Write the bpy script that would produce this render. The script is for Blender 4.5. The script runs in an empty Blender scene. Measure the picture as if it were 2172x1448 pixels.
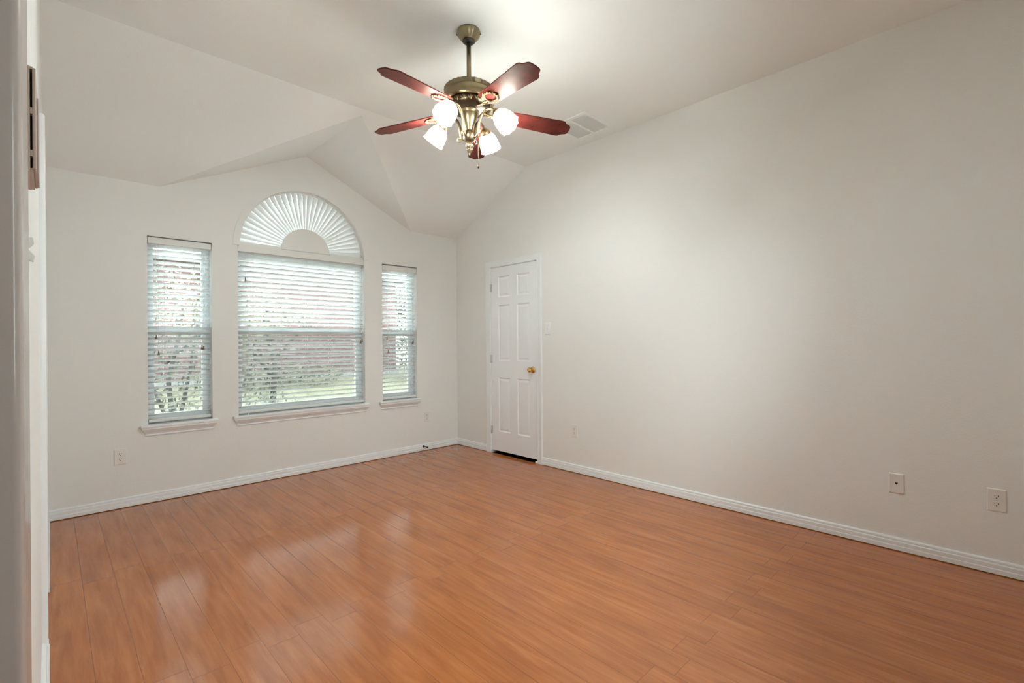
import bpy, bmesh, math, random
from mathutils import Vector, Matrix
from mathutils.geometry import tessellate_polygon
random.seed(7)
sc = bpy.context.scene
COL = sc.collection
PI = math.pi
R = math.radians

# ------------------------------------------------------------------ camera
F_PX, YAW, ROLL, PY = 1016.647, R(43.92822), R(-0.4053), 725.4
H = 1.21
cam_data = bpy.data.cameras.new('camera'); cam = bpy.data.objects.new('camera', cam_data); COL.objects.link(cam)
cam_data.sensor_width = 36.0
cam_data.lens = 36.0 * F_PX / 2172.0
cam_data.shift_y = (PY - 724.0) / 2172.0
cam_data.clip_start = 0.02
_r0 = Vector((math.cos(YAW), -math.sin(YAW), 0)); _f0 = Vector((math.sin(YAW), math.cos(YAW), 0)); _u0 = Vector((0, 0, 1))
_c, _s = math.cos(ROLL), math.sin(ROLL)
_rt = _r0 * _c + _u0 * _s; _up = _u0 * _c - _r0 * _s
cam.matrix_world = Matrix(((_rt.x, _up.x, -_f0.x, 0), (_rt.y, _up.y, -_f0.y, 0), (_rt.z, _up.z, -_f0.z, H), (0, 0, 0, 1)))
sc.camera = cam

# ------------------------------------------------------------------ world, exposure
SKY = 9.5
world = bpy.data.worlds.new('world'); sc.world = world; world.use_nodes = True
bg = world.node_tree.nodes['Background']
bg.inputs['Color'].default_value = (0.85, 0.965, 1.0, 1)
# overcast sky: three times brighter overhead than at the horizon
_nt = world.node_tree
_tc = _nt.nodes.new('ShaderNodeTexCoord'); _sp = _nt.nodes.new('ShaderNodeSeparateXYZ'); _mr = _nt.nodes.new('ShaderNodeMapRange')
_nt.links.new(_tc.outputs['Generated'], _sp.inputs[0]); _nt.links.new(_sp.outputs[2], _mr.inputs[0]); _nt.links.new(_mr.outputs[0], bg.inputs['Strength'])
_mr.inputs[1].default_value = 0.0; _mr.inputs[2].default_value = 1.0; _mr.inputs[3].default_value = SKY / 3; _mr.inputs[4].default_value = SKY
sc.view_settings.view_transform = 'Standard'
sc.view_settings.look = 'None'
sc.view_settings.gamma = 1.0
sc.view_settings.use_curve_mapping = False
sc.view_settings.exposure = 1.6
sc.cycles.use_denoising = True
sc.cycles.max_bounces = 14
sc.cycles.diffuse_bounces = 8
sc.cycles.transparent_max_bounces = 24
sc.cycles.sample_clamp_indirect = 6.0
sc.cycles.caustics_reflective = False
sc.cycles.caustics_refractive = False
BULB = 630.0

# ------------------------------------------------------------------ measured room
X, Y, ZE, ZC, YC = 3.498, 4.580, 2.438, 2.995, 3.412      # right wall, window wall, eave, flat ceiling, crease
XL = -0.029                                               # left wall
YR = -0.45                                                # rear wall
M = (ZC - ZE) / (Y - YC)
XG, ZG, GW = 1.745, 2.972, 1.130                          # gable over the middle window
YG = Y - (ZG - ZE) / M

# ------------------------------------------------------------------ materials
def mat(name, color, rough=0.5, metal=0.0, spec=0.5, bump=None, **kw):
    m = bpy.data.materials.new(name); m.use_nodes = True
    nt = m.node_tree; b = nt.nodes['Principled BSDF']
    b.inputs['Base Color'].default_value = (*color, 1); b.inputs['Roughness'].default_value = rough
    b.inputs['Metallic'].default_value = metal; b.inputs['Specular IOR Level'].default_value = spec
    for k, v in kw.items():
        b.inputs[k.replace('_', ' ')].default_value = v
    if bump:
        scale, strength = bump
        tc = nt.nodes.new('ShaderNodeTexCoord'); n = nt.nodes.new('ShaderNodeTexNoise'); bp = nt.nodes.new('ShaderNodeBump')
        n.inputs['Scale'].default_value = scale; n.inputs['Detail'].default_value = 3
        bp.inputs['Strength'].default_value = strength; bp.inputs['Distance'].default_value = 0.004
        nt.links.new(tc.outputs['Object'], n.inputs['Vector']); nt.links.new(n.outputs['Fac'], bp.inputs['Height'])
        nt.links.new(bp.outputs['Normal'], b.inputs['Normal'])
    return m

def noise_mix(m, c1, c2, scale, stretch=(1, 1, 1), lo=0.35, hi=0.65, detail=6):
    nt = m.node_tree; b = nt.nodes['Principled BSDF']
    tc = nt.nodes.new('ShaderNodeTexCoord'); mp = nt.nodes.new('ShaderNodeMapping'); n = nt.nodes.new('ShaderNodeTexNoise'); r = nt.nodes.new('ShaderNodeValToRGB')
    mp.inputs['Scale'].default_value = stretch; n.inputs['Scale'].default_value = scale; n.inputs['Detail'].default_value = detail
    r.color_ramp.elements[0].position = lo; r.color_ramp.elements[0].color = (*c1, 1)
    r.color_ramp.elements[1].position = hi; r.color_ramp.elements[1].color = (*c2, 1)
    nt.links.new(tc.outputs['Object'], mp.inputs['Vector']); nt.links.new(mp.outputs['Vector'], n.inputs['Vector'])
    nt.links.new(n.outputs['Fac'], r.inputs['Fac']); nt.links.new(r.outputs['Color'], b.inputs['Base Color'])
    return m

WALL = mat('wall_paint', (0.778, 0.778, 0.757), 0.75, bump=(170, 0.22))
CEIL = mat('ceiling_paint', (0.865, 0.885, 0.88), 0.85, bump=(150, 0.15))
TRIM = mat('trim_paint', (0.80, 0.825, 0.835), 0.35)
DOORW = mat('door_paint', (0.82, 0.84, 0.86), 0.38)
PLATE = mat('plate_plastic', (0.77, 0.75, 0.71), 0.35)
DARK = mat('slot_dark', (0.02, 0.018, 0.016), 0.6)
BLACK = mat('black_rubber', (0.015, 0.014, 0.014), 0.45)
BRONZE = mat('oiled_bronze', (0.035, 0.026, 0.024), 0.35, 0.6)
GOLD = mat('polished_brass', (0.75, 0.47, 0.15), 0.12, 1.0)
STEEL = mat('hinge_metal', (0.62, 0.61, 0.59), 0.4, 0.3)
VINYL = mat('window_vinyl', (0.70, 0.74, 0.76), 0.4)
BEIGE = mat('beige_plastic', (0.50, 0.40, 0.33), 0.45)
TASSEL = mat('tassel_wood', (0.20, 0.13, 0.08), 0.45)
CORD = mat('cord', (0.62, 0.61, 0.58), 0.8)
VALANCE = mat('valance_white', (0.72, 0.71, 0.68), 0.45)
ANTIQUE = mat('antique_brass', (0.30, 0.24, 0.145), 0.36, 1.0)
GLOSS = mat('gloss_trim_paint', (0.68, 0.635, 0.615), 0.16)
DARKBRASS = mat('dark_brass', (0.05, 0.036, 0.025), 0.3, 0.9)
FILI = mat('filigree_brass', (0.42, 0.30, 0.15), 0.28, 1.0)

def slat_material(name, through):
    m = bpy.data.materials.new(name); m.use_nodes = True; nt = m.node_tree
    b = nt.nodes['Principled BSDF']; out = nt.nodes['Material Output']
    b.inputs['Base Color'].default_value = (0.84, 0.85, 0.85, 1); b.inputs['Roughness'].default_value = 0.4
    t = nt.nodes.new('ShaderNodeBsdfTranslucent'); t.inputs['Color'].default_value = (0.86, 0.87, 0.86, 1)
    mx = nt.nodes.new('ShaderNodeMixShader'); mx.inputs['Fac'].default_value = through
    nt.links.new(b.outputs[0], mx.inputs[1]); nt.links.new(t.outputs[0], mx.inputs[2]); nt.links.new(mx.outputs[0], out.inputs['Surface'])
    return m
SLAT = slat_material('slat_white', 0.33)
FIN = slat_material('fan_slat_white', 0.13)

def glass_material(name, tint, refl=0.05):
    m = bpy.data.materials.new(name); m.use_nodes = True; nt = m.node_tree; out = nt.nodes['Material Output']
    nt.nodes.remove(nt.nodes['Principled BSDF'])
    tr = nt.nodes.new('ShaderNodeBsdfTransparent'); tr.inputs['Color'].default_value = (*tint, 1)
    g = nt.nodes.new('ShaderNodeBsdfGlossy'); g.inputs['Roughness'].default_value = 0.02
    fr = nt.nodes.new('ShaderNodeFresnel'); fr.inputs['IOR'].default_value = 1.3
    mx = nt.nodes.new('ShaderNodeMixShader')
    nt.links.new(fr.outputs[0], mx.inputs['Fac']); nt.links.new(tr.outputs[0], mx.inputs[1]); nt.links.new(g.outputs[0], mx.inputs[2])
    nt.links.new(mx.outputs[0], out.inputs['Surface'])
    return m
GLASS = glass_material('window_glass', (0.93, 0.96, 0.95))

def screen_material():
    m = bpy.data.materials.new('insect_screen'); m.use_nodes = True; nt = m.node_tree; out = nt.nodes['Material Output']
    b = nt.nodes['Principled BSDF']; b.inputs['Base Color'].default_value = (0.17, 0.17, 0.17, 1); b.inputs['Roughness'].default_value = 0.7
    tr = nt.nodes.new('ShaderNodeBsdfTransparent'); mx = nt.nodes.new('ShaderNodeMixShader'); mx.inputs['Fac'].default_value = 0.68
    nt.links.new(b.outputs[0], mx.inputs[1]); nt.links.new(tr.outputs[0], mx.inputs[2]); nt.links.new(mx.outputs[0], out.inputs['Surface'])
    return m
SCREEN = screen_material()

def shade_material():
    m = bpy.data.materials.new('frosted_shade_glass'); m.use_nodes = True; nt = m.node_tree; out = nt.nodes['Material Output']
    b = nt.nodes['Principled BSDF']; b.inputs['Base Color'].default_value = (0.95, 0.90, 0.82, 1); b.inputs['Roughness'].default_value = 0.12
    t = nt.nodes.new('ShaderNodeBsdfTranslucent'); t.inputs['Color'].default_value = (0.95, 0.88, 0.78, 1)
    m1 = nt.nodes.new('ShaderNodeMixShader'); m1.inputs['Fac'].default_value = 0.55
    tr = nt.nodes.new('ShaderNodeBsdfTransparent'); tr.inputs['Color'].default_value = (1, 0.98, 0.94, 1)
    m2 = nt.nodes.new('ShaderNodeMixShader'); m2.inputs['Fac'].default_value = 0.36
    nt.links.new(b.outputs[0], m1.inputs[1]); nt.links.new(t.outputs[0], m1.inputs[2])
    nt.links.new(m1.outputs[0], m2.inputs[1]); nt.links.new(tr.outputs[0], m2.inputs[2]); nt.links.new(m2.outputs[0], out.inputs['Surface'])
    return m
SHADE = shade_material()

def emit_material(name, color, strength):
    m = bpy.data.materials.new(name); m.use_nodes = True; nt = m.node_tree
    e = nt.nodes.new('ShaderNodeEmission'); e.inputs['Color'].default_value = (*color, 1); e.inputs['Strength'].default_value = strength
    nt.links.new(e.outputs[0], nt.nodes['Material Output'].inputs['Surface']); nt.nodes.remove(nt.nodes['Principled BSDF'])
    return m
BULBM = emit_material('lit_bulb', (0.895, 0.985, 1.0), BULB)

def floor_material():
    m = bpy.data.materials.new('laminate_planks'); m.use_nodes = True; nt = m.node_tree; L = nt.links.new
    b = nt.nodes['Principled BSDF']
    def math_(op, a, b_=None, c=None):
        n = nt.nodes.new('ShaderNodeMath'); n.operation = op
        for i, v in enumerate((a, b_, c)):
            if v is None: continue
            if isinstance(v, (int, float)): n.inputs[i].default_value = v
            else: L(v, n.inputs[i])
        return n.outputs[0]
    geo = nt.nodes.new('ShaderNodeNewGeometry'); sep = nt.nodes.new('ShaderNodeSeparateXYZ'); L(geo.outputs['Position'], sep.inputs[0])
    px, py = sep.outputs[0], sep.outputs[1]
    u = math_('DIVIDE', math_('ADD', px, 0.0145), 0.1258)
    k = math_('FLOOR', u); fu = math_('FRACT', u)
    par = math_('FLOORED_MODULO', k, 2.0)
    v = math_('DIVIDE', math_('ADD', math_('ADD', py, -2.131), math_('MULTIPLY', par, 0.076)), 1.2065)
    j = math_('FLOOR', v); fv = math_('FRACT', v)
    du = math_('MULTIPLY', math_('MINIMUM', fu, math_('SUBTRACT', 1.0, fu)), 0.1258)
    dv = math_('MULTIPLY', math_('MINIMUM', fv, math_('SUBTRACT', 1.0, fv)), 1.2065)
    d = math_('MINIMUM', du, dv)
    seam = nt.nodes.new('ShaderNodeMapRange'); L(d, seam.inputs[0]); seam.inputs[1].default_value = 0.0003; seam.inputs[2].default_value = 0.0012
    seam.inputs[3].default_value = 0.0; seam.inputs[4].default_value = 1.0
    idv = math_('ADD', math_('MULTIPLY', k, 7.31), math_('MULTIPLY', j, 3.77))
    wn = nt.nodes.new('ShaderNodeTexWhiteNoise'); wn.noise_dimensions = '1D'; L(idv, wn.inputs['W'])
    # grain: two stretched noises, shifted per plank
    cmb = nt.nodes.new('ShaderNodeCombineXYZ')
    L(math_('ADD', math_('MULTIPLY', px, 1.0), math_('MULTIPLY', wn.outputs['Value'], 13.0)), cmb.inputs[0]); L(math_('MULTIPLY', py, 0.085), cmb.inputs[1]); L(math_('MULTIPLY', idv, 0.37), cmb.inputs[2])
    n1 = nt.nodes.new('ShaderNodeTexNoise'); n1.inputs['Scale'].default_value = 34; n1.inputs['Detail'].default_value = 5; n1.inputs['Roughness'].default_value = 0.55; n1.inputs['Distortion'].default_value = 0.5
    L(cmb.outputs[0], n1.inputs['Vector'])
    cmb2 = nt.nodes.new('ShaderNodeCombineXYZ'); L(px, cmb2.inputs[0]); L(math_('MULTIPLY', py, 0.16), cmb2.inputs[1]); L(idv, cmb2.inputs[2])
    n2 = nt.nodes.new('ShaderNodeTexNoise'); n2.inputs['Scale'].default_value = 9; n2.inputs['Detail'].default_value = 3; n2.inputs['Distortion'].default_value = 1.2
    L(cmb2.outputs[0], n2.inputs['Vector'])
    cmb3 = nt.nodes.new('ShaderNodeCombineXYZ'); L(px, cmb3.inputs[0]); L(math_('MULTIPLY', py, 0.03), cmb3.inputs[1]); L(idv, cmb3.inputs[2])
    n3 = nt.nodes.new('ShaderNodeTexNoise'); n3.inputs['Scale'].default_value = 240; n3.inputs['Detail'].default_value = 2
    L(cmb3.outputs[0], n3.inputs['Vector'])
    g = math_('ADD', math_('ADD', math_('MULTIPLY', n1.outputs['Fac'], 0.60), math_('MULTIPLY', n2.outputs['Fac'], 0.26)), math_('MULTIPLY', n3.outputs['Fac'], 0.14))
    ramp = nt.nodes.new('ShaderNodeValToRGB'); L(g, ramp.inputs[0])
    e = ramp.color_ramp.elements
    e[0].position = 0.36; e[0].color = (0.305, 0.082, 0.014, 1)
    e[1].position = 0.64; e[1].color = (0.455, 0.152, 0.033, 1)
    md = ramp.color_ramp.elements.new(0.50); md.color = (0.385, 0.116, 0.022, 1)
    hsv = nt.nodes.new('ShaderNodeHueSaturation'); L(ramp.outputs[0], hsv.inputs['Color'])
    vr = math_('ADD', math_('MULTIPLY', wn.outputs['Value'], 0.08), 0.96); L(vr, hsv.inputs['Value'])
    mx = nt.nodes.new('ShaderNodeMix'); mx.data_type = 'RGBA'; L(seam.outputs[0], mx.inputs['Factor'])
    mx.inputs['A'].default_value = (0.13, 0.042, 0.014, 1); L(hsv.outputs[0], mx.inputs['B'])
    L(mx.outputs['Result'], b.inputs['Base Color'])
    b.inputs['Roughness'].default_value = 0.125; b.inputs['IOR'].default_value = 1.62; b.inputs['Specular IOR Level'].default_value = 0.62
    bp = nt.nodes.new('ShaderNodeBump'); bp.inputs['Strength'].default_value = 0.25; bp.inputs['Distance'].default_value = 0.001
    L(seam.outputs[0], bp.inputs['Height']); L(bp.outputs['Normal'], b.inputs['Normal'])
    return m
FLOOR = floor_material()

BLADE = noise_mix(mat('mahogany_blade', (0.2, 0.04, 0.03), 0.40, spec=0.08, Specular_Tint=(1.0, 0.50, 0.20, 1)), (0.048, 0.0095, 0.008), (0.115, 0.023, 0.018), 14, (1, 1, 1), 0.3, 0.7)
LAWN = noise_mix(mat('lawn_grass', (0.3, 0.4, 0.15), 0.9), (0.080, 0.076, 0.040), (0.112, 0.106, 0.062), 3.0)
CONC = mat('concrete', (0.20, 0.195, 0.19), 0.85)
BARK = mat('bark', (0.045, 0.039, 0.035), 0.9)
LEAF = noise_mix(mat('leaf_green', (0.15, 0.22, 0.07), 0.6), (0.030, 0.030, 0.012), (0.060, 0.058, 0.024), 4.0)
LEAF2 = noise_mix(mat('leaf_olive', (0.2, 0.22, 0.07), 0.6), (0.036, 0.032, 0.012), (0.070, 0.061, 0.024), 4.0)
FASCIA = mat('fascia_white', (0.22, 0.22, 0.22), 0.6)
ROOFM = noise_mix(mat('roof_shingle', (0.3, 0.28, 0.27), 0.9), (0.13, 0.12, 0.12), (0.20, 0.19, 0.185), 30)

def brick_material():
    m = bpy.data.materials.new('red_brick'); m.use_nodes = True; nt = m.node_tree; L = nt.links.new; b = nt.nodes['Principled BSDF']
    geo = nt.nodes.new('ShaderNodeNewGeometry'); sep = nt.nodes.new('ShaderNodeSeparateXYZ'); cmb = nt.nodes.new('ShaderNodeCombineXYZ')
    L(geo.outputs['Position'], sep.inputs[0]); L(sep.outputs[0], cmb.inputs[0]); L(sep.outputs[2], cmb.inputs[1])
    br = nt.nodes.new('ShaderNodeTexBrick'); L(cmb.outputs[0], br.inputs['Vector'])
    br.inputs['Scale'].default_value = 1.0; br.inputs['Brick Width'].default_value = 0.225; br.inputs['Row Height'].default_value = 0.078; br.inputs['Mortar Size'].default_value = 0.006
    br.inputs['Color1'].default_value = (0.115, 0.052, 0.050, 1); br.inputs['Color2'].default_value = (0.092, 0.045, 0.044, 1); br.inputs['Mortar'].default_value = (0.22, 0.20, 0.195, 1)
    L(br.outputs['Color'], b.inputs['Base Color']); b.inputs['Roughness'].default_value = 0.9
    return m
BRICK = brick_material()

# ------------------------------------------------------------------ mesh helpers
class MB:
    """Collects shapes in world coordinates; build() links them as ONE mesh object."""
    def __init__(self): self.v = []; self.f = []
    def add(self, vs, fs):
        o = len(self.v); self.v += [tuple(p) for p in vs]; self.f += [tuple(i + o for i in f) for f in fs]; return self
    def box(self, x0, x1, y0, y1, z0, z1):
        vs = [(x0, y0, z0), (x1, y0, z0), (x1, y1, z0), (x0, y1, z0), (x0, y0, z1), (x1, y0, z1), (x1, y1, z1), (x0, y1, z1)]
        return self.add(vs, [(3, 2, 1, 0), (4, 5, 6, 7), (0, 1, 5, 4), (1, 2, 6, 5), (2, 3, 7, 6), (3, 0, 4, 7)])
    def bbox(self, x0, x1, y0, y1, z0, z1, c=0.003):
        """box with chamfered edges"""
        bm = bmesh.new(); bmesh.ops.create_cube(bm, size=1.0)
        for p in bm.verts:
            p.co = Vector(((x0 + x1) / 2 + p.co.x * (x1 - x0), (y0 + y1) / 2 + p.co.y * (y1 - y0), (z0 + z1) / 2 + p.co.z * (z1 - z0)))
        bmesh.ops.bevel(bm, geom=list(bm.edges), offset=c, segments=2, affect='EDGES', profile=0.5)
        bm.verts.index_update()
        self.add([p.co[:] for p in bm.verts], [[p.index for p in f.verts] for f in bm.faces]); bm.free(); return self
    def tube(self, path, rad, n=10, caps=True):
        path = [Vector(p) for p in path]; rs = rad if isinstance(rad, (list, tuple)) else [rad] * len(path)
        rings = []; ref = None; vs = []
        for i, p in enumerate(path):
            t = (path[min(i + 1, len(path) - 1)] - path[max(i - 1, 0)]).normalized()
            if ref is None:
                ref = Vector((0, 0, 1)) if abs(t.z) < 0.9 else Vector((1, 0, 0))
            a = (ref - t * ref.dot(t)).normalized(); b = t.cross(a); ref = a
            for q in range(n):
                w = 2 * PI * q / n; vs.append(p + (a * math.cos(w) + b * math.sin(w)) * rs[i])
        fs = []
        for i in range(len(path) - 1):
            for q in range(n):
                fs.append((i * n + q, i * n + (q + 1) % n, (i + 1) * n + (q + 1) % n, (i + 1) * n + q))
        if caps:
            fs.append(tuple(range(n - 1, -1, -1))); fs.append(tuple((len(path) - 1) * n + q for q in range(n)))
        return self.add(vs, fs)
    def lathe(self, prof, origin, axis=(0, 0, 1), n=32, ripple=None):
        """prof: list of (radius, distance along axis)"""
        o = Vector(origin); ax = Vector(axis).normalized(); a = ax.orthogonal().normalized(); b = ax.cross(a); vs = []; fs = []
        for i, (r, h) in enumerate(prof):
            for q in range(n):
                w = 2 * PI * q / n; rr = r * (ripple(i, w) if ripple else 1.0)
                vs.append(o + ax * h + (a * math.cos(w) + b * math.sin(w)) * rr)
        for i in range(len(prof) - 1):
            for q in range(n):
                fs.append((i * n + q, i * n + (q + 1) % n, (i + 1) * n + (q + 1) % n, (i + 1) * n + q))
        if prof[0][0] > 1e-6: fs.append(tuple(range(n - 1, -1, -1)))
        if prof[-1][0] > 1e-6: fs.append(tuple((len(prof) - 1) * n + q for q in range(n)))
        return self.add(vs, fs)
    def sweep(self, path, prof, to3):
        """path: 2D polyline, prof: closed list of (a, b): a = offset to the LEFT of the path, b = out of its plane; to3(u, v, b) -> 3D. Mitred."""
        path = [Vector(p) for p in path]; n = len(prof); vs = []; fs = []
        for i, p in enumerate(path):
            t1 = (p - path[i - 1]).normalized() if i else None
            t2 = (path[i + 1] - p).normalized() if i < len(path) - 1 else None
            n1 = Vector((-t1.y, t1.x)) if t1 else None; n2 = Vector((-t2.y, t2.x)) if t2 else None
            m = (n1 + n2) / (1 + n1.dot(n2)) if (n1 and n2) else (n1 or n2)
            for a, b in prof:
                q = p + m * a; vs.append(to3(q.x, q.y, b))
        for i in range(len(path) - 1):
            for q in range(n):
                fs.append((i * n + q, i * n + (q + 1) % n, (i + 1) * n + (q + 1) % n, (i + 1) * n + q))
        fs.append(tuple(range(n - 1, -1, -1))); fs.append(tuple((len(path) - 1) * n + q for q in range(n)))
        return self.add(vs, fs)
    def plate(self, outer, holes, to3, d0, d1):
        """flat polygon with holes, given thickness between depth d0 and d1"""
        loops = [outer] + holes
        flat = [p for l in loops for p in l]; n = len(flat)
        tris = tessellate_polygon([[Vector((p[0], p[1], 0)) for p in l] for l in loops])
        vs = [to3(p[0], p[1], d0) for p in flat] + [to3(p[0], p[1], d1) for p in flat]
        fs = [tuple(t) for t in tris] + [tuple(i + n for i in reversed(t)) for t in tris]
        o = 0
        for l in loops:
            for i in range(len(l)):
                a, b = o + i, o + (i + 1) % len(l); fs.append((a, b, b + n, a + n))
            o += len(l)
        return self.add(vs, fs)
    def build(self, name, material, parent=None, smooth=False, loc=None):
        base = Vector((0, 0, 0))
        if parent is not None:
            r = parent
            while r.parent: r = r.parent
            base = r.location.copy()
        elif loc is not None: base = Vector(loc)
        me = bpy.data.meshes.new(name)
        me.from_pydata([Vector(p) - base for p in self.v], [], self.f); me.update()
        bm = bmesh.new(); bm.from_mesh(me); bmesh.ops.recalc_face_normals(bm, faces=bm.faces); bm.to_mesh(me); bm.free()
        me.materials.append(material)
        if smooth:
            for p in me.polygons: p.use_smooth = True
            if smooth is not True:
                me.set_sharp_from_angle(angle=R(smooth))
        o = bpy.data.objects.new(name, me); COL.objects.link(o)
        if parent is not None: o.parent = parent
        else: o.location = base
        return o

def thing(name, label, cat, loc, group=None, kind=None):
    o = bpy.data.objects.new(name, None); COL.objects.link(o); o.location = loc; o.empty_display_size = 0.05
    return tag(o, label, cat, group, kind)
def tag(o, label, cat, group=None, kind=None):
    o['label'] = label; o['category'] = cat
    if group: o['group'] = group
    if kind: o['kind'] = kind
    return o
def S(o, label, cat): return tag(o, label, cat, None, 'structure')

on_back = lambda u, v, d: (u, Y + d, v)          # u = x, v = z, d into the wall
on_right = lambda u, v, d: (X + d, u, v)         # u = y
on_left = lambda u, v, d: (XL - d, u, v)
on_plan = lambda u, v, b: (u, v, b)

# ------------------------------------------------------------------ floor, walls, ceiling
S(MB().box(-1.5, X + 0.1, YR - 0.3, Y + 0.10, -0.05, 0.0).build('floor', FLOOR), 'orange brown laminate plank floor with fine seams, glossy', 'floor')

WIN = {1: (0.537, 0.966), 2: (1.159, 2.322), 3: (2.519, 2.945)}
ZB, ZT = 0.596, 2.048
AR, ACX, ACZ = 0.570, 1.745, 2.062
T = 0.15
def arch_pts(r, cz, a0=0.0, a1=PI, n=40): return [(ACX + r * math.cos(a0 + (a1 - a0) * i / n), cz + r * math.sin(a0 + (a1 - a0) * i / n)) for i in range(n + 1)]
holes = [[(a, ZB), (b, ZB), (b, ZT), (a, ZT)] for k, (a, b) in WIN.items() if k != 2]
a, b = WIN[2]
holes.append([(a, ZB), (b, ZB), (b, ACZ - 0.004)] + arch_pts(AR, ACZ) + [(a, ACZ - 0.004)])
outer = [(XL - 0.12, -0.05), (X + 0.12, -0.05), (X + 0.12, ZE + 0.15), (XG + GW - 0.05, ZE + 0.15), (XG, ZG + 0.15), (XG - GW + 0.05, ZE + 0.15), (XL - 0.12, ZE + 0.15)]
S(MB().plate(outer, holes, on_back, 0.0, T).build('wall_back', WALL), 'warm white window wall with a gabled top and arched window opening', 'wall')

ZD = 2.030                                       # door opening head
D1 = (3.262, 3.972)                              # closet door in the right wall
def wall_top(y): return ZC + 0.12 if y <= YC else ZC + 0.12 - (y - YC) * M
sidew = lambda y0, y1: [(y0, -0.05), (y1, -0.05), (y1, wall_top(y1)), (YC, wall_top(YC)), (y0, wall_top(y0))]
w = MB().plate(sidew(YR - 0.1, Y + 0.02), [[(D1[0], 0.0), (D1[1], 0.0), (D1[1], ZD), (D1[0], ZD)]], on_right, 0.0, 0.10)
w.plate(sidew(YR - 0.1, Y + 0.02), [], on_right, 0.10, 0.14)
S(w.build('wall_right', WALL), 'long warm white textured wall with the white door', 'wall')
DA = (-0.22, 0.705); DB = (2.62, 3.28)           # left wall: doorway at the camera, doorway further along
w = MB().plate(sidew(YR - 0.1, Y + 0.02), [[(q[0], 0.0), (q[1], 0.0), (q[1], ZD), (q[0], ZD)] for q in (DA, DB)], on_left, 0.0, 0.12)
S(w.build('wall_left', WALL), 'narrow sliver of warm white wall beside the doorway', 'wall')
RW = (1.05, 2.10, 1.02, 2.15)                     # unseen window added behind the camera to let in fill light
on_rear = lambda u, v, d: (u, YR - d, v)
rq = lambda i: [(RW[0] + i, RW[2] + i), (RW[1] - i, RW[2] + i), (RW[1] - i, RW[3] - i), (RW[0] + i, RW[3] - i)]
fill_win = S(thing('window_4', '', 'window', ((RW[0] + RW[1]) / 2, YR, RW[2])), 'plain white framed window added behind the camera for fill light', 'window')
MB().plate(rq(0), [rq(.045)], on_rear, .05, .10).build('frame', VINYL, fill_win)
MB().plate(rq(.04), [], on_rear, .072, .078).build('pane', GLASS, fill_win)
S(MB().plate([(XL - 0.12, -0.05), (X + 0.1, -0.05), (X + 0.1, ZC + 0.12), (XL - 0.12, ZC + 0.12)], [rq(0)], on_rear, 0, 0.12).build('wall_rear', WALL), 'plain warm white wall behind the camera', 'wall')
# hallway behind the doorway the photograph is taken from
hw = MB(); HX0, HX1, HY0, HY1, HZ = -1.35, XL - 0.12, YR - 0.1, 1.15, 2.44
hw.box(HX0 - 0.05, HX0, HY0 - 0.05, HY1 + 0.05, -0.05, HZ + 0.05).box(HX0, HX1, HY0 - 0.05, HY0, -0.05, HZ + 0.05).box(HX0, HX1, HY1, HY1 + 0.05, -0.05, HZ + 0.05)
S(hw.build('wall_hallway', WALL), 'plain warm white hallway walls outside the doorway', 'wall')
S(MB().box(HX0, HX1, HY0, HY1, HZ, HZ + 0.05).build('ceiling_hallway', CEIL), 'flat white hallway ceiling outside the doorway', 'ceiling')

c = MB()
x0, x1 = XL - 0.02, X + 0.02
zs = lambda y: ZE + (Y - y) * M
yb = Y + 0.02
c.add([(x0, YR - 0.02, ZC), (x1, YR - 0.02, ZC), (x1, YC, ZC), (XG, YC, ZC), (x0, YC, ZC),
       (x0, yb, zs(yb)), (XG - GW, Y, ZE), (XG, YG, ZG), (XG + GW, Y, ZE), (x1, yb, zs(yb)),
       (XG, yb, ZG), (XG - GW, yb, ZE - 0.0), (XG + GW, yb, ZE - 0.0)],
      [(0, 1, 2, 3, 4), (4, 3, 7, 6, 11, 5), (3, 2, 9, 12, 8, 7), (7, 10, 11, 6), (7, 8, 12, 10)])
co = c.build('ceiling', CEIL)
for p in co.data.polygons:                       # make every face look down, then give the board its thickness upward
    if p.normal.z > 0: p.flip()
sol = co.modifiers.new('board', 'SOLIDIFY'); sol.thickness = 0.03; sol.offset = -1.0
S(co, 'white vaulted ceiling sloping to the window wall with a small gable', 'ceiling')

# ------------------------------------------------------------------ baseboards
BB = [(0, .005), (.016, .005), (.016, .028), (.0142, .032), (.0142, .052), (.012, .0555), (.0065, .0572), (.0065, .0590), (.0105, .0605), (.0095, .069), (.004, .075), (0, .075)]
BBL = [(a * 1.35, b) for a, b in BB]
S(MB().sweep([(XL, Y), (X, Y)], [(-a, b) for a, b in BB], on_plan).build('baseboard_back', TRIM), 'white grooved baseboard below the three windows', 'baseboard')
C1 = (D1[0] - 0.055, D1[1] + 0.068)
w = MB().sweep([(X, Y - 0.012), (X, C1[1] - 0.004)], [(-a, b) for a, b in BB], on_plan)
w.sweep([(X, C1[0] + 0.002), (X, YR)], [(-a, b) for a, b in BB], on_plan)
S(w.build('baseboard_right', TRIM), 'white grooved baseboard on the long wall, broken by the door', 'baseboard')
w = MB().sweep([(XL - 0.10, DB[1]), (XL, DB[1]), (XL, Y - 0.012)], [(-a, b) for a, b in BBL], on_plan)
w.sweep([(XL, DA[1] + 0.07), (XL, DB[0]), (XL - 0.10, DB[0])], [(-a, b) for a, b in BBL], on_plan)
S(w.build('baseboard_left', TRIM), 'white baseboard on the left wall wrapping into its doorway', 'baseboard')
S(MB().sweep([(X, YR), (XL, YR)], [(-a, b) for a, b in BB], on_plan).build('baseboard_rear', TRIM), 'white baseboard behind the camera', 'baseboard')

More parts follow.
